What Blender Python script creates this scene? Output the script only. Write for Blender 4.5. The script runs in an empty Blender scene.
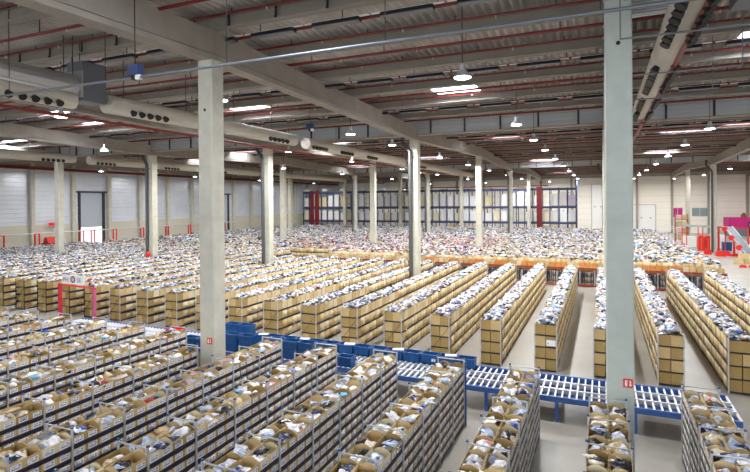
import bpy, math, random
import numpy as np
from mathutils import Matrix, Vector
random.seed(7); RS = np.random.RandomState(11)
scene = bpy.context.scene
COL = scene.collection

# ------------------------------------------------------------------ materials
def srgb(r, g, b):
    f = lambda c: (c/255/12.92) if c/255 <= .04045 else ((c/255+.055)/1.055)**2.4
    return (f(r), f(g), f(b), 1)
def mat(name, col, rough=.6, metal=0, noise=0, nscale=3, emit=0, bump=0, bscale=20, spec=.5, ecol=None):
    m = bpy.data.materials.new(name); m.use_nodes = True
    nt = m.node_tree; b = nt.nodes['Principled BSDF']
    c = srgb(*col)
    b.inputs['Base Color'].default_value = c
    b.inputs['Roughness'].default_value = rough
    b.inputs['Metallic'].default_value = metal
    b.inputs['Specular IOR Level'].default_value = spec
    if emit:
        b.inputs['Emission Color'].default_value = srgb(*(ecol or col)); b.inputs['Emission Strength'].default_value = emit
    if noise:
        tc = nt.nodes.new('ShaderNodeTexCoord'); n = nt.nodes.new('ShaderNodeTexNoise')
        n.inputs['Scale'].default_value = nscale; n.inputs['Detail'].default_value = 5
        nt.links.new(tc.outputs['Object'], n.inputs['Vector'])
        r = nt.nodes.new('ShaderNodeValToRGB')
        r.color_ramp.elements[0].position = .3; r.color_ramp.elements[1].position = .7
        r.color_ramp.elements[0].color = tuple(x*(1-noise) for x in c[:3])+(1,)
        r.color_ramp.elements[1].color = tuple(min(1, x*(1+noise)) for x in c[:3])+(1,)
        nt.links.new(n.outputs['Fac'], r.inputs['Fac']); nt.links.new(r.outputs['Color'], b.inputs['Base Color'])
    if bump:
        tc = nt.nodes.new('ShaderNodeTexCoord'); n = nt.nodes.new('ShaderNodeTexNoise')
        n.inputs['Scale'].default_value = bscale
        bp = nt.nodes.new('ShaderNodeBump'); bp.inputs['Strength'].default_value = bump
        nt.links.new(tc.outputs['Object'], n.inputs['Vector']); nt.links.new(n.outputs['Fac'], bp.inputs['Height'])
        nt.links.new(bp.outputs['Normal'], b.inputs['Normal'])
    return m
M = {}
M['conc'] = mat('concrete', (160,152,142), .85, noise=.10, nscale=1.3)
M['conc_col'] = mat('column_concrete', (200,198,184), .8, noise=.10, nscale=2.2)
M['conc_lit_green'] = mat('column_concrete_lit_green', (186,195,188), .8, noise=.08, nscale=2.2)  # column concrete again, the greenish cast of its light put into the colour
M['pipe'] = mat('dark_grey_pipe', (78,80,82), .4)
M['purl'] = mat('purlin_concrete', (146,140,130), .85, noise=.08, nscale=1.3)
M['floor'] = mat('polished_concrete_floor', (158,154,146), .38, noise=.13, nscale=.45)
M['deck'] = mat('galvanised_roof_deck', (176,172,166), .42, metal=.4, noise=.14, nscale=.8)
M['gutter'] = mat('gutter_panel', (176,182,184), .5, metal=.2)
M['silver'] = mat('silver_wall_panel', (220,226,236), .28, metal=.25, noise=.06, nscale=.6)
M['plinth'] = mat('beige_wall', (206,202,186), .8, noise=.04)
M['cream'] = mat('cream_wall_panel', (244,238,226), .7, noise=.03)
M['dark'] = mat('dark_steel', (38,38,44), .5)
M['black'] = mat('black_plastic', (14,14,16), .5)
M['red'] = mat('sprinkler_red', (120,34,30), .45)
M['brightred'] = mat('bright_red', (222,34,28), .4)
M['orange'] = mat('orange_crate', (206,138,70), .55)
M['rust'] = mat('orange_red_beam', (150,62,28), .5)
M['magenta'] = mat('magenta_panel', (190,26,120), .55)
M['maroon'] = mat('maroon_panel', (112,28,34), .6)
M['blue'] = mat('crate_blue', (14,78,138), .4)
M['steelblue'] = mat('conveyor_blue', (58,98,168), .4)
M['navy'] = mat('rack_navy', (44,62,108), .45)
M['shelf'] = mat('shelf_navy_black', (36,36,62), .5)
M['galv'] = mat('galvanised', (205,207,210), .35, metal=.5)
M['white'] = mat('white_paint', (238,238,236), .5)
M['duct'] = mat('duct_fabric_white', (208,202,188), .6, noise=.05, nscale=2)
M['foil'] = mat('silver_duct', (200,200,202), .3, metal=.7, bump=.25, bscale=6)
M['greybox'] = mat('grey_duct_box', (120,124,132), .45, metal=.4)
M['label'] = mat('paper_label', (236,238,242), .6)
M['ink'] = mat('ink', (134,140,176), .6)
M['door'] = mat('grey_door', (184,192,204), .45, metal=.2)
M['glass'] = mat('window_glass', (120,140,140), .1)
M['lamp'] = mat('lamp_lens', (235,244,255), .4, emit=16)
M['sky'] = mat('skylight_opal_dome', (235,242,255), .5, emit=22)
CB = [mat('cardboard_a', (206,182,136), .75, noise=.06, nscale=4), mat('cardboard_b', (196,168,118), .75, noise=.06, nscale=4),
      mat('cardboard_c', (216,200,164), .75, noise=.06, nscale=4), mat('cardboard_d', (166,139,84), .75, noise=.06, nscale=4)]
def plastic(n, c, r=.28):
    return mat('bag_'+n, c, r, noise=.10, nscale=9, spec=.6)
PK = [('white', (238,238,243), .24), ('silver', (198,200,210), .18), ('bluish', (172,188,218), .14), ('navy', (36,42,78), .10),
      ('black', (24,24,30), .07), ('tan', (200,174,130), .10), ('cream', (228,218,198), .07), ('grey', (118,124,140), .08),
      ('pink', (226,164,176), .02), ('turquoise', (110,186,216), .008), ('red', (196,48,56), .004), ('blue', (44,80,168), .018)]
PKM = [plastic(n.replace(' ', '_'), c) for n, c, p in PK]
PKP = np.array([p for _, _, p in PK]); PKP = PKP/PKP.sum()
PKPINK = PKP.copy(); PKPINK[8] += .16; PKPINK[10] += .06; PKPINK[7] += .1; PKPINK /= PKPINK.sum()

# ------------------------------------------------------------------ object helpers
def setp(o, label=None, cat=None, group=None, kind=None):
    if label: o['label'] = label
    if cat: o['category'] = cat
    if group: o['group'] = group
    if kind: o['kind'] = kind
    return o
def link(name, data, parent=None, loc=None, rz=0):
    o = bpy.data.objects.new(name, data); COL.objects.link(o)
    if parent is not None: o.parent = parent
    if loc is not None: o.location = loc
    if rz: o.rotation_euler = (0, 0, rz)
    return o
def empty(name, loc=(0, 0, 0), rz=0, **k):
    return setp(link(name, None, None, loc, rz), **k)
class MB:
    def __init__(s): s.v = []; s.f = []; s.m = []; s.n = 0; s.mats = []
    def mi(s, m):
        if m not in s.mats: s.mats.append(m)
        return s.mats.index(m)
    def add(s, V, F, m):
        i = s.mi(m)
        s.v.extend(V); s.f.extend([[a+s.n for a in f] for f in F]); s.m.extend([i]*len(F)); s.n += len(V); return s
    def box(s, x0, x1, y0, y1, z0, z1, m):
        V = [(x0,y0,z0),(x1,y0,z0),(x1,y1,z0),(x0,y1,z0),(x0,y0,z1),(x1,y0,z1),(x1,y1,z1),(x0,y1,z1)]
        return s.add(V, [(3,2,1,0),(4,5,6,7),(0,1,5,4),(1,2,6,5),(2,3,7,6),(3,0,4,7)], m)
    def tube(s, p0, p1, r, m, n=8, r1=None):
        p0 = Vector(p0); p1 = Vector(p1); d = (p1-p0).normalized()
        a = d.orthogonal().normalized(); b = d.cross(a); r1 = r if r1 is None else r1
        V = []
        for p, q in ((p0, r), (p1, r1)):
            for i in range(n):
                t = 2*math.pi*i/n; V.append(tuple(p + a*(math.cos(t)*q) + b*(math.sin(t)*q)))
        F = [(i, (i+1) % n, n+(i+1) % n, n+i) for i in range(n)]
        F += [tuple(range(n-1, -1, -1)), tuple(range(n, 2*n))]
        return s.add(V, F, m)
    def prism(s, prof, axis, a0, a1, m):            # closed profile swept along an axis
        n = len(prof); V = []
        for a in (a0, a1):
            for p, q in prof:
                V.append((a, p, q) if axis == 'x' else (p, a, q) if axis == 'y' else (p, q, a))
        F = [(i, (i+1) % n, n+(i+1) % n, n+i) for i in range(n)] + [tuple(range(n-1, -1, -1)), tuple(range(n, 2*n))]
        return s.add(V, F, m)
    def lathe(s, prof, m, n=12, c=(0, 0, 0)):
        V = []
        for r, z in prof:
            for i in range(n):
                t = 2*math.pi*i/n; V.append((c[0]+r*math.cos(t), c[1]+r*math.sin(t), c[2]+z))
        F = []
        for k in range(len(prof)-1):
            for i in range(n): F.append((k*n+i, k*n+(i+1) % n, (k+1)*n+(i+1) % n, (k+1)*n+i))
        F += [tuple(range(n-1, -1, -1)), tuple(range((len(prof)-1)*n, len(prof)*n))]
        return s.add(V, F, m)
    def mesh(s, name):
        me = bpy.data.meshes.new(name); me.from_pydata(s.v, [], s.f)
        for m in s.mats: me.materials.append(m)
        me.polygons.foreach_set('material_index', s.m); me.update(); return me
    def ob(s, name, parent=None, loc=None, smooth=False, **k):
        me = s.mesh(name)
        if smooth: me.polygons.foreach_set('use_smooth', [True]*len(me.polygons))
        return setp(link(name, me, parent, loc), **k)
class Tpl:                                          # all-quad template; material -1 = chosen per instance
    def __init__(s, V, F, m): s.V = np.array(V, float); s.F = np.array(F, int); s.m = np.array(m, int)
class Batch:
    def __init__(s, mats): s.mats = mats; s.V = []; s.F = []; s.m = []; s.n = 0
    def add(s, t, R, T, mi):
        N = len(T)
        if N == 0: return
        T = np.asarray(T, float)
        V = np.einsum('nij,kj->nki', R, t.V) + T[:, None, :]
        F = t.F[None] + (np.arange(N)*len(t.V))[:, None, None] + s.n
        mm = np.where(t.m[None] >= 0, t.m[None], np.asarray(mi)[:, None])
        s.V.append(V.reshape(-1, 3)); s.F.append(F.reshape(-1, 4)); s.m.append(mm.reshape(-1)); s.n += N*len(t.V)
    def ob(s, name, parent=None, **k):
        V = np.concatenate(s.V); F = np.concatenate(s.F); m = np.concatenate(s.m)
        me = bpy.data.meshes.new(name)
        me.vertices.add(len(V)); me.vertices.foreach_set('co', V.ravel())
        me.loops.add(F.size); me.loops.foreach_set('vertex_index', F.ravel().astype(np.int32))
        me.polygons.add(len(F)); me.polygons.foreach_set('loop_start', (np.arange(len(F))*4).astype(np.int32))
        me.polygons.foreach_set('loop_total', np.full(len(F), 4, np.int32))
        for q in s.mats: me.materials.append(q)
        me.polygons.foreach_set('material_index', m.astype(np.int32))
        me.update(calc_edges=True); me.validate()
        return setp(link(name, me, parent), **k)
def rotz(a):
    a = np.asarray(a, float); c, s_ = np.cos(a), np.sin(a); o = np.zeros_like(a); i = np.ones_like(a)
    return np.stack([np.stack([c, -s_, o], -1), np.stack([s_, c, o], -1), np.stack([o, o, i], -1)], -2)
def rotx(a):
    a = np.asarray(a, float); c, s_ = np.cos(a), np.sin(a); o = np.zeros_like(a); i = np.ones_like(a)
    return np.stack([np.stack([i, o, o], -1), np.stack([o, c, -s_], -1), np.stack([o, s_, c], -1)], -2)
WORDS = ['zeroth', '1st', '2nd', '3rd'] + ['%dth' % i for i in range(4, 21)] + ['21st', '22nd', '23rd'] + ['%dth' % i for i in range(24, 31)] + ['31st', '32nd', '33rd'] + ['%dth' % i for i in range(34, 41)] + ['41st', '42nd', '43rd'] + ['%dth' % i for i in range(44, 51)]

# ------------------------------------------------------------------ camera
FPX, YAW, PITCH, ROLL, PPY = 519.467, .4113, -.0031, -.0078, 203.1764
CAMZ = 6.5
cy, sy = math.cos(YAW), math.sin(YAW)
R0 = Vector((cy, sy, 0)); F0 = Vector((-sy*math.cos(PITCH), cy*math.cos(PITCH), math.sin(PITCH))); U0 = R0.cross(F0)
c_, s_ = math.cos(ROLL), math.sin(ROLL)
RR = R0*c_ + U0*s_; UU = R0*(-s_) + U0*c_
cam = bpy.data.cameras.new('camera'); co = link('camera', cam)
mw = Matrix.Identity(4)
for i in range(3): mw[i][0] = RR[i]; mw[i][1] = UU[i]; mw[i][2] = -F0[i]
mw[0][3], mw[1][3], mw[2][3] = 0, 0, CAMZ
co.matrix_world = mw
cam.sensor_fit = 'HORIZONTAL'; cam.sensor_width = 36; cam.lens = FPX/750*36; cam.shift_y = -(236-PPY)/750
cam.clip_end = 400; scene.camera = co
def proj(x, y, z):
    x = np.asarray(x, float); y = np.asarray(y, float); z = np.asarray(z, float)-CAMZ
    r = x*cy+y*sy; d = -x*sy+y*cy
    return 375+r/d*FPX, PPY-z/d*FPX, d

# ------------------------------------------------------------------ grid
GX0, GDX, GY0, GDY = -11.72, 12.09, 13.48, 20.3
WL, WB, WR = -60.1, 115.0, 48.7
COLS = [(GX0+GDX*i, GY0+GDY*j) for i in range(-3, 3) for j in range(0, 5)]
def gable(y, zr, zv):
    t = ((y-GY0)/GDY) % 2; t = t if t <= 1 else 2-t
    return zr+(zv-zr)*t
beam_bot = lambda y: gable(y, 11.12, 10.66)
beam_top = lambda y: gable(y, 12.12, 11.52)
deck_z = lambda y: beam_top(y)+.43

# floor / walls / ceiling
MB().box(-64, 52, -16, 118, -.2, 0, M['floor']).ob('floor', kind='structure')
def ribbed_wall_y(name, x, y0, y1, z0, z1, m, pitch=.5):          # wall in the plane x=const, room on +x
    prof = []; z = z0
    while z < z1-1e-6:
        prof += [(x, z), (x, min(z+pitch*.72, z1)), (x+.045, min(z+pitch*.8, z1)), (x+.045, min(z+pitch*.98, z1))]; z += pitch
    prof += [(x, z1), (x-.15, z1), (x-.15, z0)]
    return prof
lw = MB()
DOORS = [(44.9, 48.3), (70.0, 73.2)]
ys = [-16]+[v for d in DOORS for v in d]+[WB]
for i in range(0, len(ys), 2):
    lw.prism(ribbed_wall_y('w', WL, 0, 0, 4.1, 12.75, M['silver']), 'y', ys[i], ys[i+1], M['silver'])
    lw.box(WL-.2, WL+.06, ys[i], ys[i+1], 0, 4.1, M['plinth'])
for d in DOORS:
    lw.prism(ribbed_wall_y('w', WL, 0, 0, 7.9, 12.75, M['silver']), 'y', d[0], d[1], M['silver'])
lw.ob('wall_left', kind='structure')
for i, d in enumerate(DOORS):
    e = empty('door_%d' % (i+1), (WL, d[0], 0), kind='structure')
    z0 = 3.5 if i == 0 else 0.05
    b = MB()
    z = z0
    while z < 7.85:
        b.box(-.06, 0, .12, d[1]-d[0]-.12, z, min(z+.58, 7.9), M['door']).box(-.05, -.02, .12, d[1]-d[0]-.12, z+.5, min(z+.7, 7.9), M['door']); z += .6
    b.ob('door_panel', e)
    b = MB(); W = d[1]-d[0]
    b.box(-.1, .16, -.18, .12, 0, 7.95, M['dark']).box(-.1, .16, W-.12, W+.18, 0, 7.95, M['dark']).box(-.1, .2, -.6, W+.6, 7.9, 8.12, M['dark'])
    b.ob('door_frame', e)
b = MB()
zz = 0
segs = []
while zz < 12.7:
    b.box(-64, 52, WB, WB+.2, zz+.02, min(zz+1.18, 12.75), M['cream']); zz += 1.2
b.box(-64, 52, WB+.05, WB+.25, 0, 12.75, M['plinth'])
b.ob('wall_back', kind='structure')
MB().box(WR, WR+.2, 30, WB+.2, 0, 12.75, M['cream']).ob('wall_right', kind='structure')
# pilasters on the walls
pl = MB().box(0, .42, -.22, .22, 0, 11.2, M['conc_col']).mesh('wall_pilaster')
for k in range(0, 17):
    link('wall_pilaster', pl, None, (WL+.07, GY0+5.075*(k+2), 0))['kind'] = 'structure'
pl2 = MB().box(-.2, .2, -.42, 0, 0, 11.0, M['conc']).mesh('wall_pilaster')
for k in range(0, 14):
    link('wall_pilaster', pl2, None, (GX0+GDX*4-GDX*.5*(k), WB-.01, 0))['kind'] = 'structure'
# fascia beams along the wall heads
MB().box(WL+.07, WL+.37, -10, WB, 11.0, 11.6, M['conc']).ob('trim_1', kind='structure')
MB().box(-60, WR, WB-.45, WB-.05, 11.0, 11.9, M['conc']).ob('trim_2', kind='structure')
# back-wall windows and gates
for i, (x0, x1, z0, z1, m) in enumerate([(12.6, 14.2, 3.1, 4.8, 'magenta'), (15.8, 18.3, 3.3, 4.8, 'glass')]):
    e = empty('window_%d' % (i+1), (x0, WB, z0), kind='structure')
    MB().box(0, x1-x0, -.06, -.02, 0, z1-z0, M[m]).ob('pane', e)
    b = MB(); W = x1-x0; H = z1-z0
    b.box(-.08, 0, -.1, 0, -.08, H+.08, M['galv']).box(W, W+.08, -.1, 0, -.08, H+.08, M['galv']).box(-.08, W+.08, -.1, 0, -.08, 0, M['galv']).box(-.08, W+.08, -.1, 0, H, H+.08, M['galv'])
    b.box(W*.5-.04, W*.5+.04, -.1, -.02, 0, H, M['galv']).ob('window_frame', e)
for i, (x0, x1, z1) in enumerate([(-1.8, 2.6, 9.6), (3.2, 9.6, 5.4), (-8.4, -5.4, 8)]):
    e = empty('door_%d' % (i+3), (x0, WB, 0), kind='structure')
    b = MB(); W = x1-x0; z = 0
    while z < z1-.1: b.box(0, W, -.05, 0, z+.01, min(z+.6, z1), M['white']); z += .62
    b.ob('door_panel', e)
    MB().box(-.15, 0, -.12, 0, 0, z1+.1, M['gutter']).box(W, W+.15, -.12, 0, 0, z1+.1, M['gutter']).box(-.15, W+.15, -.12, 0, z1, z1+.12, M['gutter']).ob('door_frame', e)
    b = MB()
    for q in range(4): b.box(W*(q+.5)/4-.12, W*(q+.5)/4+.12, -.07, -.05, z1*.52, z1*.52+.22, M['glass'])
    b.ob('door_lights', e)

# skylights
SKY = [(-6.6, 25.5, 2.2, 1.9), (-19.2, 25.3, 2.3, 1.9), (-32.0, 25.2, 2.6, 1.9), (-31.0, 21.6, 2.2, 1.6), (5.9, 21.9, 3.0, 1.9), (6.0, 48.8, 3.0, 2.2), (6.4, 66.4, 3.0, 2.4),
       (-7.5, 45.4, 2.4, 2.2), (-7.0, 71.4, 3.0, 2.4), (-6.8, 106, 3, 2.4), (-22.0, 41.8, 2.6, 2.2), (-47, 28.6, 2.6, 2.2), (-35.0, 45.4, 2.6, 2.2),
       (-13.8, 41.8, 1.2, 1.6), (9.6, 45.4, 2.6, 2.2), (-33, 98.0, 3, 2.4), (-48, 52.2, 2.6, 2.2), (-20, 62.4, 2.8, 2.2), (-33, 69.4, 2.8, 2.2), (-20, 88.6, 3, 2.4), (5.8, 88.6, 3, 2.4),
       (-47, 78.6, 2.8, 2.4), (-7.0, 8.3, 2.3, 2.1), (6.4, 5.0, 2.3, 2.1), (-20, 5.0, 2.3, 2.1), (18, 28.7, 2.6, 2.2), (18, 48.8, 2.6, 2.2), (18, 71.4, 2.6, 2.2), (18, 92, 2.6, 2.2), (30, 40, 2.6, 2.2), (30, 62, 2.6, 2.2), (30, 85, 2.6, 2.2), (-33, 5.0, 2.3, 2.1), (-47, 8, 2.3, 2.1)]
PER = .28
xs0 = -63.0; nper = int((51-xs0)/PER)
SKY = [(xs0+PER*round((x-w/2-xs0)/PER), xs0+PER*round((x+w/2-xs0)/PER), y-l/2, y+l/2) for x, y, w, l in SKY]
yl = set(round(GY0+GDY/6*k, 3) for k in range(-8, 31))
for a in SKY: yl.add(round(a[2], 3)); yl.add(round(a[3], 3))
yl = sorted(y for y in yl if y < WB+.2) + [WB+.2]
px = []
for k in range(nper): px += [(xs0+PER*k, 0), (xs0+PER*(k+.36), 0), (xs0+PER*(k+.5), .12), (xs0+PER*(k+.86), .12)]
px.append((xs0+PER*nper, 0))
P = np.array(px); V = []; F = []
for y in yl:
    z = deck_z(y)
    V.append(np.column_stack([P[:, 0], np.full(len(P), y), P[:, 1]+z]))
V = np.concatenate(V); n = len(P)
for j in range(len(yl)-1):
    ym = (yl[j]+yl[j+1])/2
    cut = [a for a in SKY if a[2] < ym < a[3]]
    for i in range(n-1):
        xm = (P[i, 0]+P[i+1, 0])/2
        if any(a[0] < xm < a[1] for a in cut): continue
        F.append((j*n+i, j*n+i+1, (j+1)*n+i+1, (j+1)*n+i))
bt = Batch([M['deck']]); bt.V = [V]; bt.F = [np.array(F)]; bt.m = [np.zeros(len(F), int)]
bt.ob('ceiling', kind='structure')
# roof membrane above the deck (keeps daylight out), with the skylight wells open
for (i, (x0, x1, y0, y1)) in enumerate(SKY):
    z0 = min(deck_z(y0), deck_z(y1)); z1 = max(deck_z(y0), deck_z(y1))+.5
    e = empty('skylight', ((x0+x1)/2, (y0+y1)/2, z0), kind='structure')
    w = (x1-x0)/2; l = (y1-y0)/2; h = z1-z0
    b = MB()
    b.box(-w-.04, -w, -l-.04, l+.04, -.05, h, M['white']).box(w, w+.04, -l-.04, l+.04, -.05, h, M['white']).box(-w, w, -l-.04, -l, -.05, h, M['white']).box(-w, w, l, l+.04, -.05, h, M['white'])
    b.ob('curb', e)
    MB().box(-w, w, -l, l, h-.06, h-.02, M['sky']).ob('dome', e)

# columns, beams, purlins
colm = {}
def column_mesh(pipe, top):
    b = MB(); h = .292; c = .03
    b.prism([(-h+c, -h), (h-c, -h), (h, -h+c), (h, h-c), (h-c, h), (-h+c, h), (-h, h-c), (-h, -h+c)], 'z', 0, top, M['conc_col'])
    return b.mesh('concrete_column')
cnames = {(0, 0): 'tall pale concrete column standing among the front shelving, left of centre', (1, 0): 'broad pale concrete column at the front, right of centre, with a red sign'}
for i in range(-3, 3):
    for j in range(0, 5):
        x, y = GX0+GDX*i, GY0+GDY*j
        if (i, j) == (2, 0) : continue
        top = beam_bot(y)
        lab = cnames.get((i, j))
        if not lab:
            side = {-3: 'leftmost line of columns', -2: 'second line of columns from the left wall', -1: 'third line of columns from the left wall', 0: 'line of the tall left front column', 1: 'line of the broad front column', 2: 'rightmost line of columns'}[i]
            lab = 'pale concrete column, %s from the front, in the %s' % (['1st', '2nd', '3rd', '4th', '5th'][j], side)
            lab = ' '.join(lab.split()[:16])
        e = empty('concrete_column', (x, y, 0), label=lab, kind='structure', group='concrete columns carrying the roof')
        key = j % 2
        if key not in colm: colm[key] = column_mesh(key == 1, top)
        sh = link('shaft', colm[key], e)
        if (i, j) == (1, 0):
            sh.data = sh.data.copy(); sh.data.materials[0] = M['conc_lit_green']
        b = MB(); zs = 10.1 if (i, j) == (1, 0) else 9.5; b.tube((0, -.29, zs), (0, -.3, zs), .05, M['black'], 10); b.ob('socket_hole', e)
        if j % 2 == 1 and (i, j) != (1, 1) and i != -3:
            b = MB(); b.tube((-.2, -.43, 0), (-.2, -.43, top-.8), .13, M['pipe'], 12); b.tube((-.2, -.43, top-.8), (-.75, -.3, top-.1), .13, M['pipe'], 12); b.tube((-.75, -.3, top-.1), (-.75, -.3, top+.6), .13, M['pipe'], 12)
            b.ob('downpipe', e)
for (cx, sx0, sx1) in ((GX0, .06, .2), (GX0+GDX, .1, .24)):
    e = empty('fire_sign', (cx+sx0-.04, GY0-.292, 1.95 if cx < -5 else 2.2), label='small red fire point sign on the %s front column' % ('tall left' if cx < -5 else 'broad right'), cat='sign')
    MB().box(-.0, .2, -.02, 0, 0, .2, M['brightred']).ob('plate', e)
    MB().box(.035, .085, -.026, -.02, .03, .17, M['white']).box(.055, .1, -.026, -.02, .145, .165, M['white']).ob('extinguisher_symbol', e)
    MB().box(.125, .17, -.026, -.02, .04, .09, M['white']).box(.13, .165, -.026, -.02, .10, .165, M['white']).ob('flame_symbol', e)
for i in range(-4, 4):
    for j in range(-1, 5):
        y0, y1 = GY0+GDY*j, GY0+GDY*(j+1)
        x = GX0+GDX*i
        b = MB()
        def T(y, f): return beam_bot(y)+(beam_top(y)-beam_bot(y))*f
        g = .01
        for (f0, f1, w) in ((0, .17, .27), (.17, .215, .07), (.215, 1, .2)):
            V = []
            for y in (y0+g, y1-g):
                V += [(x-w, y, T(y, f0)), (x+w, y, T(y, f0)), (x+w, y, T(y, f1)), (x-w, y, T(y, f1))]
            b.add(V, [(3, 2, 1, 0), (4, 5, 6, 7), (0, 1, 5, 4), (1, 2, 6, 5), (2, 3, 7, 6), (3, 0, 4, 7)], M['conc'])
        b.ob('roof_beam', kind='structure')
        bb = MB(); ym = y0+GDY*.42
        if i == 0: bb.box(x+.15, x+.17, ym-.05, ym+.05, T(ym, .1), T(ym, 1), M['dark']); bb.ob('beam_strap', kind='structure')
def I_prof(h, wf, ww, ft):
    return [(-wf, 0), (wf, 0), (wf, ft), (ww, ft*1.7), (ww, h-ft), (wf*.8, h-ft*.4), (wf*.8, h), (-wf*.8, h), (-wf*.8, h-ft*.4), (-ww, h-ft), (-ww, ft*1.7), (-wf, ft)]
pmesh = MB().prism(I_prof(.40, .16, .07, .05), 'x', .01, GDX-.01, M['purl']).mesh('purlin')
NP = 6
PY = []
for k in range(-5, 31):
    y = GY0+GDY/NP*k
    if y > WB-1: continue
    valley = (k % 12) == 6
    ridge = (k % 12) == 0
    PY.append((k, y, beam_top(y)))
    for i in range(-4, 5):
        x = GX0+GDX*i
        if valley: continue
        if x > WR-1: continue
        link('purlin', pmesh, None, (x, y, beam_top(y)+.01))['kind'] = 'structure'
        if ridge:
            b = MB(); q = x+.9
            while q < x+GDX-.3:
                b.box(q-.03, q+.03, y-.2, y-.165, beam_top(y)+.06, beam_top(y)+.42, M['dark'])
                b.box(q-.03, q+.03, y-.24, y-.165, beam_top(y)+.0, beam_top(y)+.05, M['dark']); q += 1.78
            b.ob('purlin_straps', kind='structure')
    if valley:
        b = MB()
        z0 = 10.98; z1 = 11.93; z = z0
        b.box(WL, WR, y-.3, y+.3, z0, z0+.09, M['conc'])
        prof = [(y-.22, z0+.09)]
        z = z0+.09
        for q in range(4):
            prof += [(y-.22, z+.2), (y-.25, z+.22), (y-.25, z+.235), (y-.22, z+.245)]; z += .245
        prof += [(y-.18, z1), (y+.2, z1), (y+.2, z0+.09)]
        b.prism(prof, 'x', WL, WR, M['gutter'])
        b.ob('valley_gutter', kind='structure')
        sm = MB().box(-.05, .05, -.33, -.26, z0+.06, z1, M['dark']).mesh('gutter_strap')
        q = -59
        while q < WR-1:
            link('gutter_strap', sm, None, (q, y, 0))['kind'] = 'structure'; q += 2.31

# ------------------------------------------------------------------ pipes on the ceiling
for n_, (k, y, zb) in enumerate([p for p in PY if p[1] > 5]):
    for (dy, dz, r, w) in ((-.42, .3, .04, 'before'), (1.05, .02, .055, 'beyond')):
        yy = y+dy
        if yy > WB-.6: continue
        b = MB(); zz = zb+dz-(.03*dy if 0 else 0)
        if (k % 12) == 6 and w == 'before': continue
        b.tube((-58.5, yy, zz), (WR-1, yy, zz), r, M['red'], 8)
        e = b.ob('sprinkler_pipe', label='thin red sprinkler pipe across the ceiling just %s the %s purlin' % (w, WORDS[n_+1]), cat='pipe', group='red sprinkler pipes under the roof')
        if True:
            h = MB(); q = -57.0
            while q < WR-2:
                h.box(q-.012, q+.012, yy-.012, yy+.012, zz+.03, deck_z(yy)+.02, M['dark']); h.tube((q+1.3, yy, zz-.12), (q+1.3, yy, zz-.03), .03, M['galv'], 6); q += 3.1
            h.ob('hangers', e)
cb = MB(); cb.tube((-40, 10.0, 9.80), (20, 10.0, 9.82), .036, M['greybox'], 8)
e = cb.ob('conduit_pipe', label='long pale metal conduit crossing the picture in front of both near columns', cat='pipe')
q = -36.9
while q < 19: MB().box(q-.008, q+.008, 9.992, 10.008, 9.83, deck_z(10)+.03, M['dark']).ob('hanger_rod', e); q += 4.1
b = MB(); b.tube((-14.6, 3, 9.98), (-14.6, 10.0, 9.86), .045, M['galv'], 8); b.ob('conduit_pipe', label='pale metal conduit running away at the left to meet the long cross conduit', cat='pipe')
b = MB(); b.tube((-17.9, 8, 9.72), (-17.9, 48, 9.7), .06, M['red'], 8)
e = b.ob('sprinkler_pipe', label='red main pipe beneath the left near white duct running away', cat='pipe')
b = MB(); b.tube((1.93, 7, 10.36), (1.93, 44, 10.4), .09, M['red'], 8)
q = 8.
while q < 30:
    b.tube((1.93, q, 10.36), (1.93, q+.12, 10.36), .12, M['red'], 8); q += 3
b.ob('sprinkler_pipe', label='red main pipe beside the white duct at the upper right, running away', cat='pipe')
b = MB(); b.tube((WL+.9, 10, 10.55), (WL+.9, WB-2, 10.55), .12, M['red'], 8); b.box(WL+.5, WL+.8, 10, WB-2, 10.68, 10.8, M['rust'])
b.ob('sprinkler_pipe', label='red main pipe along the head of the silver left wall', cat='pipe')
b = MB(); b.tube((1.93, 14, 9.95), (3.5, 14, 9.95), .05, M['galv'], 8)
# ducts
def duct(name, x, y0, y1, z, r, label, m='duct', clusters=(), nside=1, sag=0):
    e = empty(name, (x, y0, z), label=label, cat='duct', group='round air ducts under the roof')
    b = MB(); n = 14; L = y1-y0; V = []; F = []
    ST = max(2, int(L/1.2)); N = 18
    for s in range(ST+1):
        for i in range(N):
            t = 2*math.pi*i/N; rr = r*(1-.02*(s % 2))
            V.append((rr*math.cos(t), L*s/ST, rr*math.sin(t)))
    for s in range(ST):
        for i in range(N): F.append((s*N+i, s*N+(i+1) % N, (s+1)*N+(i+1) % N, (s+1)*N+i))
    F += [tuple(range(N)), tuple(range(ST*N+N-1, ST*N-1, -1))]
    b.add(V, F, M[m]); b.ob('duct_tube', e, smooth=False)
    for c in clusters:
        for k in range(5):
            for sd in (-1, 1) if nside == 2 else (1,):
                yk = c-y0+k*(.42 if nside == 1 else .46)
                g = MB(); a = (-.95 if sd > 0 else math.pi+.95) if nside == 2 else -.55
                p = Vector((r*math.cos(a), yk, r*math.sin(a))); d = Vector((math.cos(a), -.15, math.sin(a)-.1)).normalized()
                g.tube(p-d*.03, p+d*.16, .08, M['black'], 8, .13); g.ob('nozzle', e)
    q = .8
    while q < L: MB().box(-.01, .01, q-.01, q+.01, r*.95, deck_z(y0+q)-z+.03, M['dark']).ob('hanger_rod', e); q += 3.4
    return e
duct('air_duct', -17.6, 5, 12.9, 10.75, .44, 'thick crinkled silver air duct at the left edge, before the grey box', 'foil')
e = empty('duct_box', (-17.5, 12.95, 10.95), label='grey sheet metal box joining the silver and white ducts at the left', cat='duct')
MB().box(-.42, .38, .02, 1.0, -.72, .72, M['greybox']).ob('housing', e)
MB().box(-.3, -.28, .4, .42, .7, deck_z(13.4)-10.95+.03, M['dark']).ob('hanger_rod', e)
MB().box(-.46, .42, -.03, .02, -.6, .35, M['foil']).ob('flange', e)
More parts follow.
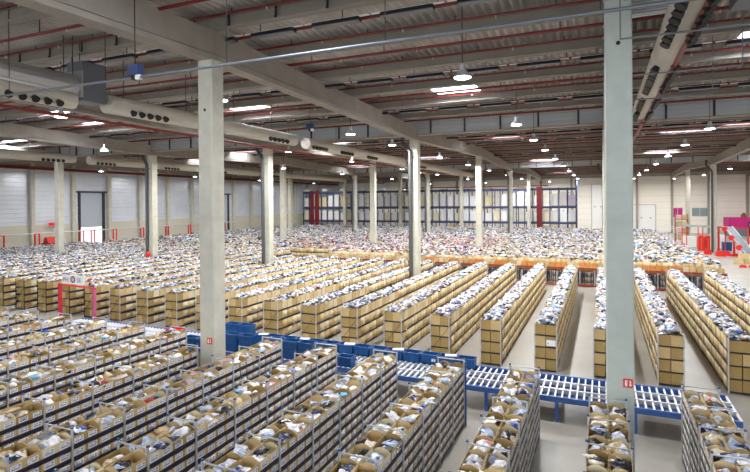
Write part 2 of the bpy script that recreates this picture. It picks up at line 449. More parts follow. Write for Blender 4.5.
duct('air_duct', -17.5, 14.25, 27.6, 10.35, .36, 'white nozzle duct behind the tall left front column', 'duct', (15.2, 24.6))
duct('air_duct', -17.5, 29.0, 47.0, 10.3, .36, 'white nozzle duct continuing beyond the tall left column towards the centre', 'duct', (29.4, 33.4, 38.0))
duct('air_duct', -17.4, 5.2, 12.8, 10.2, .3, 'white nozzle duct under the silver duct at the left edge', 'duct', (10.4,))
duct('air_duct', -41.0, 12, 30.2, 10.3, .36, 'white nozzle duct along the left, ending before the leftmost columns', 'duct', (27.3,))
duct('air_duct', -41.0, 31.6, 56, 10.3, .36, 'white nozzle duct along the left wall beyond the gap between ducts', 'duct', (32.2, 40.0, 47.5))
duct('air_duct', -41.0, 58, 80, 10.3, .36, 'far white duct near the left wall, third in its line', 'duct', (58.5,))
duct('air_duct', 1.72, 4.5, 27.5, 10.66, .37, 'wide white duct with black nozzles at the upper right', 'duct', (8.6, 11.2, 12.6, 17.2, 18.8, 22.4, 25.6), 2)
duct('air_duct', -17.5, 50, 78, 10.3, .36, 'third white duct in the line running past the tall left column, farthest away', 'duct', (51,))
e = empty('duct_box', (2.6, 12.0, 10.9), label='big grey duct branch at the top right corner', cat='duct')
MB().box(.9, .92, .59, .61, .6, deck_z(12.6)-10.9+.03, M['dark']).ob('hanger_rod', e)
b = MB(); b.tube((.3, .6, .1), (3.6, .6, .1), .62, M['foil'], 18); b.ob('duct_tube', e)
b = MB(); b.box(-.1, .35, .1, 1.1, -.45, .65, M['greybox']); b.ob('collar', e)
e = empty('vent_grille', (.62, 14.6, 11.1), label='white slatted vent panel left of the upper right duct', cat='vent')
b = MB(); b.box(0, 1.05, 0, .08, 0, 1.0, M['white']); b.ob('frame', e)
b = MB(); z = .06
while z < .95: b.box(.04, 1.01, -.03, 0, z, z+.035, M['gutter']); z += .07
b.ob('slats', e)
# cable tray brackets above the upper right duct
for q, yy in enumerate((10.6, 13.2, 17.2, 21.4)):
    MB().box(.4, 3.6, yy-.02, yy+.02, 10.16, 10.2, M['greybox']).box(3.57, 3.6, yy-.015, yy+.015, 10.2, deck_z(yy), M['greybox']).box(.4, .43, yy-.015, yy+.015, 10.2, deck_z(yy), M['greybox']).ob('duct_hanger', label='pale metal hanger frame under the upper right duct, %s from the front' % WORDS[q+1], cat='bracket', group='hanger frames under the right duct')

# luminaires (unlit strips) and lit high bay lamps
lum_h = MB().prism([(-.16, 0), (-.1, .12), (.1, .12), (.16, 0), (.13, 0), (-.13, 0)], 'x', -.8, .8, M['dark']).mesh('housing')
lum_d = MB().box(-.78, .78, -.12, .12, -.015, 0, M['greybox']).mesh('diffuser')
lum_r = MB().box(-1.1, 1.1, -.02, .02, .12, .16, M['white']).mesh('rail')
for r_, yy in enumerate((14.1, 20.95, 27.7, 41.2, 48.0, 61.6)):
    zz = beam_top(yy)-.18; x = -58.0+(.6 if r_ % 2 else 0); zz = zz if r_ else 11.92
    first = r_ == 0
    while x < 34:
        u, v, d = proj(x, yy, zz)
        if d > 0 and -30 < u < 780 and v > -10:
            e = empty('strip_light', (x, yy, zz), label='unlit strip light in the %s ceiling row of strip lights from the front' % WORDS[r_+1], cat='ceiling light', group='unlit strip lights, %s row from the front' % WORDS[r_+1])
            link('housing', lum_h, e); link('diffuser', lum_d, e); link('rail', lum_r, e)
        x += 2.3
hb = MB().lathe([(.05, .42), (.09, .38), (.1, .22), (.17, .14), (.27, .02), (.28, 0), (.25, 0)], M['galv'], 14).mesh('reflector')
hl = MB().lathe([(.245, -.012), (.2, -.03), (.1, -.04)], M['lamp'], 14).mesh('lens')
hr = {}
lamps = []
LAMPW = 470
for (x, yl_) in ((-3.8, (15.35, 26.1, 33.2, 40.2, 49.4, 60, 71, 83, 97)), (5.25, (32.2, 41.0, 50.9, 62, 74, 88, 102)), (-12.6, (15.0, 25.6, 31.8, 42.7, 53, 64, 77, 92)),
                 (-21.0, (14.9, 32.4, 43, 56, 70, 88)), (-31.8, (25.7, 36, 48, 62, 80)), (-42.2, (25.9, 38, 52, 68)), (14.5, (46, 60, 76, 94)), (24, (60, 80, 104)),  # rows carried on, and right-hand rows put in, for extra lighting
                 (-52.5, (42, 57, 72, 90)), (-47, (106,)), (-34, (108,)), (-22, (108,)), (-9.5, (109,)), (1.0, (107,)), (12, (107,))):  # lamps added to brighten the back wall and the dark left side
    for k, y in enumerate(yl_):
        lamps.append((x, y, k))
lname = {-3.8: 'row left of the broad right column', 5.25: 'row right of the broad right column', -12.6: 'row along the tall left column', -21.0: 'second row left of the tall column',
         -31.8: 'third row left of the tall column', -42.2: 'row nearest the left wall', 14.5: 'fill row added over the red conveyors', 24: 'fill row added nearest the right edge', -52.5: 'fill row added just off the silver left wall'}
for q_, x_ in enumerate((-47, -34, -22, -9.5, 1.0, 12)): lname[x_] = 'fill row added behind pallet rack, %s from left' % WORDS[q_+1]
for x, y, k in lamps:
    e = empty('high_bay_lamp', (x, y, 10.2), label=('lit round lamp, %s in the ceiling %s' % (WORDS[k+1], lname[x])), cat='lamp', group='lit high bay lamps')
    link('reflector', hb, e); link('lens', hl, e)
    MB().box(-.012, .012, -.012, .012, .4, deck_z(y)-10.2+.02, M['dark']).ob('hanging_rod', e)
    ld = bpy.data.lights.new('lamp_light', 'AREA'); ld.shape = 'DISK'; ld.size = .5; ld.energy = LAMPW; ld.color = (1, .99, .97)
    link('lamp_light', ld, e, (0, 0, -.06))
# small camera boxes on the conduit
for (x, y, z, t) in ((-11.2, 10.0, 9.86, 'left of the tall left column'), (-13.6, 15.2, 10.6, 'beside the tall left column'), (-14.2, 24, 10.4, 'behind the tall left column')):
    e = empty('junction_box', (x, y, z), label='small dark blue box hanging under the roof %s' % t, cat='box')
    MB().box(-.18, .18, -.1, .1, 0, .26, M['navy']).ob('casing', e)
    MB().box(-.01, .01, -.01, .01, .26, deck_z(y)-z+.03, M['dark']).ob('hanger_rod', e)
    MB().box(-.08, 0, -.06, .06, -.12, 0, M['black']).box(.05, .2, -.05, .05, -.12, 0, M['white']).ob('sensor', e)

# ------------------------------------------------------------------ templates: boxes, bins, packets
def boxtpl(x0, x1, y0, y1, z0, z1, m, V=None, F=None, mm=None):
    V = [] if V is None else V; F = [] if F is None else F; mm = [] if mm is None else mm
    n = len(V)
    V += [(x0,y0,z0),(x1,y0,z0),(x1,y1,z0),(x0,y1,z0),(x0,y0,z1),(x1,y0,z1),(x1,y1,z1),(x0,y1,z1)]
    F += [(n+a, n+b, n+c, n+d) for a, b, c, d in [(3,2,1,0),(4,5,6,7),(0,1,5,4),(1,2,6,5),(2,3,7,6),(3,0,4,7)]]
    mm += [m]*6
    return V, F, mm
# front-shelving bin: opening up, label on the +x face, spine on -x side; origin at centre of the base
def bin_tpl(w, tall):
    V, F, m = [], [], []; t = .006; h = .142 if not tall else .18; d = .185; hw = w/2-.004
    boxtpl(d-t, d, -hw, hw, 0, h, -1, V, F, m)               # front
    boxtpl(-d, -d+t, -hw, hw, 0, .2 if tall else .142, -1, V, F, m)   # spine wall
    boxtpl(-d, d, -hw, hw, 0, t, -1, V, F, m)
    for s in (-1, 1):
        y0, y1 = (-hw, -hw+t) if s < 0 else (hw-t, hw)
        if not tall:
            boxtpl(-d+t, d-t, y0, y1, 0, h, -1, V, F, m)
        else:
            K = 6; n = len(V)
            for i in range(K+1):
                f = i/K; x = -d+t+(2*d-2*t)*f; z = .17+.075*math.sin(math.pi*f)
                V += [(x, y0, 0), (x, y1, 0), (x, y1, z), (x, y0, z)]
            for i in range(K):
                a = n+4*i; b_ = a+4
                F += [(a, b_, b_+3, a+3), (a+1, a+2, b_+2, b_+1), (a+3, b_+3, b_+2, a+2), (a, a+1, b_+1, b_)]; m += [-1]*4
    return Tpl(V, F, m)
def label_tpl(w, mats):                                      # mats: (paper, ink) indices
    V, F, m = [], [], []; d = .185; L = min(.205, w*.66)
    boxtpl(d, d+.002, -L/2, L/2, .018, .128, mats[0], V, F, m)
    for k, (a, b_, z0, z1) in enumerate([(-.4, .1, .102, .114), (-.4, .4, .04, .064), (.2, .42, .08, .114), (-.4, 0, .076, .086)]):
        boxtpl(d+.002, d+.003, a*L, b_*L, z0, z1, mats[1], V, F, m)
    return Tpl(V, F, m)
BINMATS = CB+[M['label'], M['ink']]
BIN_T = bin_tpl(.63, True); BIN_L = bin_tpl(.315, False)
LAB_T = label_tpl(.3, (4, 5)); LAB_L = label_tpl(.315, (4, 5))
def tplmesh(name, t, mats, mi):
    me = bpy.data.meshes.new(name); me.from_pydata([tuple(v) for v in t.V], [], [tuple(map(int, f)) for f in t.F])
    used = []
    idx = [mi if q < 0 else q for q in t.m]
    for q in idx:
        if q not in used: used.append(q)
    for q in used: me.materials.append(mats[q])
    me.polygons.foreach_set('material_index', [used.index(q) for q in idx]); me.update(); return me
# packets: crumpled flat bags
def pillow(n, seed, hh):
    r = random.Random(seed); V = []; F = []
    def P(i, j, top):
        x = (i/n-.5)*.34; y = (j/n-.5)*.25
        edge = i in (0, n) or j in (0, n)
        rr = random.Random(seed*1000+i*37+j*7)
        x += rr.uniform(-.028, .028); y += rr.uniform(-.022, .022)
        z = 0 if edge else (hh*r.uniform(.6, 1.3) if top else -hh*r.uniform(.3, .7))
        z += rr.uniform(-.02, .02)
        return (x, y, z)
    top = {}; 
    for i in range(n+1):
        for j in range(n+1): top[i, j] = len(V); V.append(P(i, j, True))
    bot = {}
    for i in range(n+1):
        for j in range(n+1):
            if i in (0, n) or j in (0, n): bot[i, j] = top[i, j]
            else: bot[i, j] = len(V); V.append(P(i, j, False))
    for i in range(n):
        for j in range(n):
            F.append((top[i, j], top[i+1, j], top[i+1, j+1], top[i, j+1])); F.append((bot[i, j+1], bot[i+1, j+1], bot[i+1, j], bot[i, j]))
    return Tpl(V, F, [-1]*len(F))
PKT = [pillow(3, s, .05+.012*(s % 3)) for s in range(6)]
PKH = [pillow(5, 40+s, .045+.01*(s % 3)) for s in range(5)]
MESHC = {}
def pk_mesh(v, c):
    if (v, c) not in MESHC: MESHC[v, c] = tplmesh('bagged_garment', PKH[v], PKM, c)
    return MESHC[v, c]
PKALL = []       # x,y,z, yaw, tilt, roll, scale, colour, variant, region, extra
def packets(xs, ys, zs, scale=(.8, 1.25), tilt=.45, probs=PKP):
    n = len(xs)
    return np.column_stack([xs, ys, zs, RS.uniform(0, 6.28, n), RS.normal(0, tilt, n), RS.normal(0, tilt, n), RS.uniform(*scale, n), RS.choice(len(PK), n, p=probs), RS.randint(0, 6, n)])
def add_packets(batch, A):
    for v in range(6):
        B = A[A[:, 8] == v]
        if len(B) == 0: continue
        R = rotz(B[:, 3]) @ rotx(B[:, 4]) @ rotz(B[:, 5]*0+1.2) @ rotx(B[:, 5])
        R = R*B[:, 6][:, None, None]
        batch.add(PKT[v], R, B[:, :3], B[:, 7].astype(int))

near_col = lambda x, y, r=.45: any(abs(x-a) < r and abs(y-b) < r for a, b in COLS)
def near_col_arr(x, y, rx, ry):
    m = np.zeros(len(x), bool)
    for a, b in COLS: m |= (np.abs(x-a) < rx) & (np.abs(y-b) < ry)
    return m

# ------------------------------------------------------------------ FRONT SHELVING
RP, RX = 2.0757, -4.4364
W2 = .385
TIER, TB = .245, .11
NT = 7
def rname(k, word):
    r = k-2
    return ('%s rack at right column' % word) if r == 0 else ('%s %s rack left of right column' % (WORDS[-r], word)) if r < 0 else ('%s %s rack right of right column' % (WORDS[r], word))
FRONT = list(range(-12, 4))
bins = []       # dict per bin
post_m = MB().box(-.018, .018, -.018, .018, 0, 1.93, M['galv']).mesh('post')
cap_m = MB().box(-.024, .024, -.024, .024, 1.93, 1.965, M['blue']).mesh('post_cap')
bar_m = MB().tube((-W2, 0, 1.9), (W2, 0, 1.9), .016, M['galv'], 6).mesh('crossbar')
fr = {}
allpk_front = []
for k in FRONT:
    xc = RX+RP*k+W2
    yend = 14.75
    if k == 2: yend = 13.1
    if k == -4: yend = 13.05
    yst = max(3.2, abs(xc)*.42)
    nb = int((yend-yst)/1.26); yst = yend-nb*1.26
    fr[k] = (xc, yst, yend, nb)
    e = empty('storage_rack', (xc, yst, 0), label='navy shelving rack of labelled bins, '+rname(k, 'front'), cat='shelving rack', group='front racks of labelled bins')
    L = yend-yst
    for t in range(NT):
        b = MB(); z = TB+TIER*t
        b.box(-W2+.01, W2-.01, 0, L, z-.03, z-.006, M['shelf'])
        b.box(-W2+.005, -W2+.02, 0, L, z-.082, z+.004, M['shelf']).box(W2-.02, W2-.005, 0, L, z-.082, z+.004, M['shelf'])
        b.ob('shelf', e)
    for q in range(nb+1):
        yy = min(max(q*1.26, .02), L-.02)
        for s in (-1, 1):
            o = link('post', post_m, e, (s*(W2-.0), yy, 0)); link('post_cap', cap_m, o)
        link('crossbar', bar_m, e, (0, yy, .0))
    if k == 0: MB().box(W2-.01, W2+.05, L+.01, L+.07, 0, 1.86, M['steelblue']).ob('post', e, label='blue end post')
    # bins
    for side in (-1, 1):
        for t in range(NT):
            w = .63 if t == NT-1 else .315
            cnt = int(round(L/w))
            for q in range(cnt):
                y = yend-(q+.5)*w
                bins.append((k, side, t, q, xc+side*.192, y, TB+TIER*t, w))
BA = np.array(bins)
# visibility estimate: is the top of a neighbouring front rack between the camera and the point?
def visible(x, y, z, side, topz=1.8):
    # camera at x=0; the rack between lies towards x=0
    if z > 1.5: return 1.0
    if side*(-x) < 0: return 0.0                 # face turned away
    xn = x-side*0+math.copysign(RP-2*W2, -x)
    f = (xn)/x if abs(x) > .1 else 1
    if f <= 0 or f >= 1: return 1.0
    zz = CAMZ+(z+.1-CAMZ)*f
    return 1.0 if zz > topz+.12 else 0.15
scored = []
for r in bins:
    k, side, t, q, x, y, z, w = r
    u, v, d = proj(x, y, z+.1)
    if not (-8 < u < 758 and 0 < v < 476): continue
    dist = math.sqrt(x*x+y*y+(CAMZ-z)**2)
    s = (w*.4*.8 if t == NT-1 else w*.17*abs(x)/dist)/dist**2*visible(x, y, z, side)
    scored.append((s, r))
scored.sort(key=lambda a: -a[0])
chosen = {}
for s, r in scored:
    if len(chosen) >= 300: break
    chosen[r[:4]] = r
TN = ['bottom', '2nd', '3rd', '4th', '5th', '6th', 'top']
lt = MESHC
for key, r in chosen.items():
    k, side, t, q, x, y, z, w = r
    ci = (q*3+t*5+k*7+side) % 4
    mk = ('bin', w, ci)
    if mk not in MESHC:
        MESHC[mk] = tplmesh('bin', BIN_T if w > .5 else BIN_L, BINMATS, ci); MESHC['lab', w, 0] = tplmesh('label', LAB_L, BINMATS, 0)
    o = link('storage_bin', MESHC[mk], None, (x, y, z), 0 if side > 0 else math.pi)
    setp(o, 'bin, %s tier, %s from far end, %s face, %s' % (TN[t], WORDS[q+1], 'right' if side > 0 else 'left', rname(k, 'front')), 'bin', 'labelled bins on the front racks')
    if w > .5:
        for yy in (-.157, .157): link('paper_label', MESHC['lab', w, 0], o, (0, yy, 0))
    else: link('paper_label', MESHC['lab', w, 0], o)
bb = Batch(BINMATS); 
rest = [r for r in bins if r[:4] not in chosen]
for big in (True, False):
    rr = [r for r in rest if (r[7] > .5) == big]
    if not rr: continue
    A = np.array(rr); R = rotz(np.where(A[:, 1] > 0, 0, math.pi)); T = A[:, 4:7]
    ci = ((A[:, 3]*3+A[:, 2]*5+A[:, 0]*7+A[:, 1]) % 4).astype(int)
    bb.add(BIN_T if big else BIN_L, R, T, ci)
    if big:
        for yy in (-.157, .157): bb.add(LAB_L, R, T+np.array([0, yy, 0]), ci)
    else: bb.add(LAB_L, R, T, ci)
bb.ob('storage_bins', label='remaining labelled cardboard bins filling the front racks', cat='bins', kind='stuff')
# contents of the bins
pk = []; info = []
for r in bins:
    k, side, t, q, x, y, z, w = r
    n = (RS.choice([2, 3, 4, 5], p=[.2, .3, .3, .2]) if w > .5 else (1 if RS.rand() < .75 else 0))
    for j in range(n):
        if w > .5:
            pk.append((x+RS.uniform(-.07, .08), y+RS.uniform(-.2, .2), z+RS.uniform(.09, .17))); info.append((k, side, q, 1))
        else:
            pk.append((x+side*RS.uniform(.02, .07), y+RS.uniform(-.03, .03), z+RS.uniform(.115, .14))); info.append((k, side, q, 0))
pk = np.array(pk)
FP = packets(pk[:, 0], pk[:, 1], pk[:, 2], (.72, 1.05), .32)
sm = np.array([i[3] for i in info]) == 0
FP[sm, 6] = RS.uniform(.5, .68, sm.sum()); FP[sm, 4] *= .5; FP[sm, 5] *= .5
u, v, d = proj(FP[:, 0], FP[:, 1], FP[:, 2])
sc = FP[:, 6]**2/(FP[:, 0]**2+FP[:, 1]**2+(CAMZ-FP[:, 2])**2)
sc[sm] = 0; sc[(u < -5) | (u > 755) | (v > 478)] = 0
order = np.argsort(-sc); seen = set(); take = []
for i in order:
    if sc[i] <= 0 or len(take) >= 300: break
    key = (info[i][0], info[i][1], info[i][2], int(FP[i, 7]))
    if key in seen: continue
    seen.add(key); take.append(i)
for i in take:
    k, side, q, _ = info[i]; a = FP[i]
    o = link('bagged_garment', pk_mesh(int(a[8]) % 5, int(a[7])), None, a[:3])
    R = (rotz(a[3:4]) @ rotx(a[4:5]) @ rotz(np.array([1.2])) @ rotx(a[5:6]))[0]
    o.rotation_euler = Matrix(R.tolist()).to_euler(); o.scale = (a[6],)*3
    setp(o, '%s garment, %s bin from far end, %s half, %s' % (PK[int(a[7])][0], WORDS[q+1], 'right' if side > 0 else 'left', rname(k, 'front')), 'bagged garment', 'bagged garments in the open top bins')
mask = np.ones(len(FP), bool); mask[take] = False
pb = Batch(PKM); add_packets(pb, FP[mask])
pb.ob('bagged_garments', label='remaining plastic bagged garments in the front rack bins', cat='bagged garments', kind='stuff')

# ------------------------------------------------------------------ MIDDLE RACKS (plain boxes)
AY0, AY1 = 20.6, 38.9
ay = lambda k: 20.6+max(0, -k-8)*.02
MIDR = list(range(-26, 6))
BT, BZ, BW = .44, .07, .42
def solidbox(w, d, h):
    V, F, m = [], [], []; t = .008
    boxtpl(-d/2, d/2, -w/2, w/2, 0, h, -1, V, F, m)
    return Tpl(V, F, m)
def openbox(w, d, h):
    V, F, m = [], [], []; t = .008
    boxtpl(-d/2, d/2, -w/2, -w/2+t, 0, h, -1, V, F, m); boxtpl(-d/2, d/2, w/2-t, w/2, 0, h, -1, V, F, m)
    boxtpl(-d/2, -d/2+t, -w/2+t, w/2-t, 0, h, -1, V, F, m); boxtpl(d/2-t, d/2, -w/2+t, w/2-t, 0, h, -1, V, F, m)
    boxtpl(-d/2, d/2, -w/2, w/2, 0, t, -1, V, F, m)
    return Tpl(V, F, m)
BX_S = solidbox(.388, .375, .34); BX_E = solidbox(.405, .362, .385); BX_N = solidbox(.388, .375, .30); BX_O = openbox(.392, .375, .375)
mid = []
for k in MIDR:
    AY0 = ay(k)
    xc = RX+RP*k+W2
    y1 = 44.4 if k < -11 else AY1
    e = empty('storage_rack', (xc, AY0, 0), label='steel shelving rack of stacked cardboard boxes, '+rname(k, 'back'), cat='shelving rack', group='back racks of plain cardboard boxes')
    L = y1-AY0; leftish = k <= -7
    pm = M['dark'] if k <= -11 else M['galv']
    b = MB()
    cut = [cyy for cxx, cyy in COLS if abs(cxx-xc) < W2+.3 and AY0 < cyy < y1]
    spans = [(0, L)] if not cut else [(0, cut[0]-.34-AY0), (cut[0]+.34-AY0, L)]
    for t in range(4):
        b = MB()
        for s0, s1 in spans:
            b.box(-W2+.01, W2-.01, s0, s1, BZ+BT*t-.03, BZ+BT*t-.004, M['shelf'])
            dl = .115 if k <= -7 else .075
            b.box(-W2, -W2+.015, s0, s1, BZ+BT*t-dl, BZ+BT*t, M['shelf']).box(W2-.015, W2, s0, s1, BZ+BT*t-dl, BZ+BT*t, M['shelf'])
        b.ob('shelf', e)
    for s in (-1, 1):
        for s0, s1 in spans:
            for yy in (s0, s1): MB().box(s*(W2+.012)-.02, s*(W2+.012)+.02, yy-.03, yy, 0, 1.86, pm).ob('post', e)
    if k <= -1:
        MB().tube((-W2, -.035, .35), (W2, -.035, 1.35), .009, M['dark'], 5).ob('brace', e)
    if k == 1:
        MB().box(.03, .36, -.045, -.04, 1.0, 1.22, M['label']).box(.08, .12, -.048, -.045, 1.06, 1.12, M['orange']).ob('notice', e)
    nb = int(L/BW)
    for side in (-1, 1):
        for t in range(4):
            for q in range(nb):
                y = AY0+.22+q*BW
                if any(abs(y-c) < .56 for c in cut): continue
                mid.append((k, side, t, q, xc+side*.192, y, BZ+BT*t))
scored = []
for r in mid:
    k, side, t, q, x, y, z = r
    u, v, d = proj(x, y, z+.2)
    if not (-3 < u < 753 and v > 0): continue
    dist = math.sqrt(x*x+y*y+(CAMZ-z)**2)
    vis = visible(x, y, z+.15, side, 1.95) if t < 3 else (1 if side*(-x) > 0 else .25)
    area = .16*abs(x)/dist*vis + (.15 if q == 0 else 0) + (.02 if t == 3 else 0)
    scored.append((area/dist**2, r))
scored.sort(key=lambda a: -a[0])
chosen2 = {r[:4]: r for s, r in scored[:300]}
jit = lambda r: (((r[0]*13+r[1]*5+r[2]*29+r[3]*17) % 11)/10-.5)
TM = ['bottom', '2nd', '3rd', 'top']
def cbi(r):
    h = (r[0]*13+r[1]*5+r[2]*29+r[3]*17) % 23
    if r[3] == 0: return 3 if h % 4 else 1  # end boxes darker: weaker light on the end faces put into the colour
    return 0 if h < 9 else 1 if h < 13 else 2
for key, r in chosen2.items():
    k, side, t, q, x, y, z = r
    ci = cbi(r); mk = ('box', t == 3, ci)
    mk = ('box', t == 3, ci, q == 0, k <= -7)
    if mk not in MESHC: MESHC[mk] = tplmesh('cardboard_box', BX_O if t == 3 else BX_E if q == 0 else BX_N if k <= -7 else BX_S, CB, ci)
    o = link('cardboard_box', MESHC[mk], None, (x+side*.012*jit(r), y, z), .05*jit(r) if q else 0)
    setp(o, 'box, %s tier, %s from near end, %s face, %s' % (TM[t], WORDS[q+1], 'right' if side > 0 else 'left', rname(k, 'back')), 'box', 'plain boxes on the back racks')
bb = Batch(CB)
for top in (True, False):
    rr = [r for r in mid if r[:4] not in chosen2 and (r[2] == 3) == top]
    A = np.array(rr); J = np.array([jit(r) for r in rr])
    T = A[:, 4:7].copy(); T[:, 0] += A[:, 1]*.035*J
    ci_ = np.array([cbi(r) for r in rr]); nar = (A[:, 0] <= -7) & (not top)
    for sel, tp in ((nar, BX_N), (~nar, BX_O if top else BX_S)):
        bb.add(tp, rotz(.06*J)[sel], T[sel], ci_[sel])

# garment heaps on the middle racks
mp = []
for k in MIDR:
    AY0 = ay(k); xc = RX+RP*k+W2; y1 = 44.4 if k < -11 else AY1
    dens = 58 if k > -12 else 46
    n = int((y1-AY0)*dens)
    x = RS.uniform(-W2+.1, W2-.1, n); y = RS.uniform(AY0+.12, y1-.12, n)
    hump = 1-(x/W2)**2
    z = 1.70+RS.uniform(0, .11, n)+hump*.09
    ok = ~near_col_arr(x+xc, y, .55, .6)
    mp.append(np.column_stack([x+xc, y, z, np.full(n, k)])[ok])
mp = np.concatenate(mp)
MP = packets(mp[:, 0], mp[:, 1], mp[:, 2], (.5, .88), .34)
pb = Batch(PKM); add_packets(pb, MP)
pb.ob('bagged_garments', label='heaps of white, grey and navy bagged garments along the tops of the back racks', cat='bagged garments', kind='stuff')
# pockets of clothes between the tiers at the sides
sd = []
for r in mid:
    if r[2] < 3 and RS.rand() < .16 and r[3] > 0: sd.append((r[4]+r[1]*.14, r[5], r[6]+.385))
sd = np.array(sd); SP = packets(sd[:, 0], sd[:, 1], sd[:, 2], (.45, .6), .15)
pb = Batch(PKM); add_packets(pb, SP)
pb.ob('bagged_garments', label='garment bags squeezed out between the tiers of the back racks', cat='bagged garments', kind='stuff')

# ------------------------------------------------------------------ CROSS RACK with hanging clothes, then the far sea of racks
def cross_spans(y, x0, x1):
    cuts = sorted(a for a, b in COLS if abs(b-y) < .75 and x0 < a < x1)
    sp = []; s = x0
    for c in cuts: sp.append((s, c-.7)); s = c+.7
    sp.append((s, x1)); return [q for q in sp if q[1]-q[0] > 1]
HY = 42.2
e = empty('storage_rack', (0, HY, 0), label='long rack across the aisle ends with orange crates above hanging dark clothes', cat='shelving rack')
MB().box(-23.5, 7.8, -.38, .38, 1.30, 1.36, M['rust']).box(-23.5, 7.8, -.40, -.36, 1.26, 1.42, M['rust']).ob('shelf', e)
MB().tube((-23.5, 0, 1.18), (7.8, 0, 1.18), .02, M['galv'], 6).ob('clothes_rail', e)
MB().box(-23.5, 7.8, -.4, .4, .06, .12, M['rust']).ob('base_shelf', e)
for q in range(16):
    x = -23.4+q*2.08
    for yy in (-.38, .38): MB().box(x-.02, x+.02, yy-.02, yy+.02, 0, 1.45, M['galv']).ob('post', e)
crm = [tplmesh('crate', openbox(.36, .5, .36), CB+[M['orange']], c) for c in (0, 1, 2, 4)]
q = 0; x = -23.2
while x < 7.7:
    c = 3 if (x < 1.2 and ((x-RX) % RP) > .9 and x > -14) or (2.6 < x < 5.0) else q % 3
    nm = 'orange crate' if c == 3 else 'tan cardboard crate'
    o = link('open_crate', crm[c], None, (x, HY-.1, 1.36), math.pi/2)
    setp(o, '%s on the long cross rack, %s from its left end' % (nm, WORDS[q+1]) if q < 50 else '%s on the long cross rack, %s from its right end' % (nm, WORDS[max(1, 74-q)]), 'crate', 'crates on the cross rack')
    x += .42; q += 1
hang_m = {}
def hang(c):
    b = MB(); V = []; F = []
    prof = [(-.20, 0, .012), (-.22, .5, .03), (-.19, .82, .04), (-.04, .93, .02), (.04, .93, .02), (.19, .82, .04), (.22, .5, .03), (.20, 0, .012)]
    n = len(prof)
    for s in (-1, 1):
        for (yy, zz, th) in prof: V.append((s*th, yy, zz))
    F = [(i, (i+1) % n, n+(i+1) % n, n+i) for i in range(n)] + [tuple(range(n-1, -1, -1)), tuple(range(n, 2*n))]
    b.add(V, F, c); b.tube((0, 0, .92), (0, 0, 1.0), .006, M['galv'], 5)
    return b.mesh('hanging_garment')
hm = [hang(PKM[i]) for i in (3, 4, 7, 2, 3, 4, 3)]
for k in range(-8, 6):
    x0 = RX+RP*k+2*W2+.12
    for j in range(14):
        x = x0-.95+j*.152+(k % 2)*.01
        if x > 7.6 or j > 13: continue
        o = link('hanging_garment', hm[(j*5+k) % 7], None, (x, HY-.02, .17), .2*math.sin(j*9+k))
        setp(o, 'long garment on a hanger in the close row beneath the orange crates', 'garment', 'garments hanging beneath the crates of the cross rack')
# far racks, running across
sea = []; spk = []
y = 44.3; n_ = 0
while y < 91:
    n_ += 1
    x1 = 7.8 if y < 63 else 7.4
    x1 -= max(0, (y-72))*.0
    x0 = -24.0 if y < 46 else -57.2
    e = empty('storage_rack', (0, y, 0), label='far shelving rack running across, %s beyond the rack of hanging clothes' % WORDS[n_], cat='shelving rack', group='far racks running across the hall')
    for a, b_ in cross_spans(y, x0, x1):
        m_ = MB()
        for t in range(4): m_.box(a, b_, -W2, W2, BZ+BT*t-.03, BZ+BT*t-.004, M['shelf'])
        m_.box(a-.03, a, -W2, W2, 0, 1.8, M['galv']).box(b_, b_+.03, -W2, W2, 0, 1.8, M['galv'])
        m_.ob('shelf_frame', e)
        cnt = int((b_-a)/BW)
        for side in (-1, 1):
            for t in range(4):
                q = np.arange(cnt)
                sea.append(np.column_stack([a+.21+q*BW, np.full(cnt, y+side*.192), np.full(cnt, BZ+BT*t), np.full(cnt, t)]))
        n = int((b_-a)*13)
        xx = RS.uniform(a+.1, b_-.1, n); yy = RS.uniform(-W2+.06, W2-.06, n)
        okc = ~near_col_arr(xx, y+yy, .55, .55); xx = xx[okc]; yy = yy[okc]; n = len(xx)
        spk.append(np.column_stack([xx, y+yy, 1.72+RS.uniform(0, .12, n)+(1-(yy/W2)**2)*.12]))
    y += 2.08
sea = np.concatenate(sea)
for top in (True, False):
    A = sea[(sea[:, 3] == 3) == top]; n = len(A)
    bb.add(BX_O if top else BX_S, rotz(np.full(n, math.pi/2)+RS.normal(0, .02, n)), A[:, :3], RS.choice([0, 1, 2], n, p=[.45, .2, .35]))
bb.ob('cardboard_boxes', label='remaining plain cardboard boxes filling the back and far racks', cat='boxes', kind='stuff')
spk = np.concatenate(spk)
pink = (spk[:, 0] > -33) & (spk[:, 0] < -10) & (spk[:, 1] > 44) & (spk[:, 1] < 66)
S1 = packets(spk[~pink, 0], spk[~pink, 1], spk[~pink, 2], (.6, 1.05), .35)
S2 = packets(spk[pink, 0], spk[pink, 1], spk[pink, 2], (.6, 1.05), .35, PKPINK)
pb = Batch(PKM); add_packets(pb, S1); add_packets(pb, S2)
pb.ob('bagged_garments', label='sea of bagged garments heaped along the tops of the far racks', cat='bagged garments', kind='stuff')

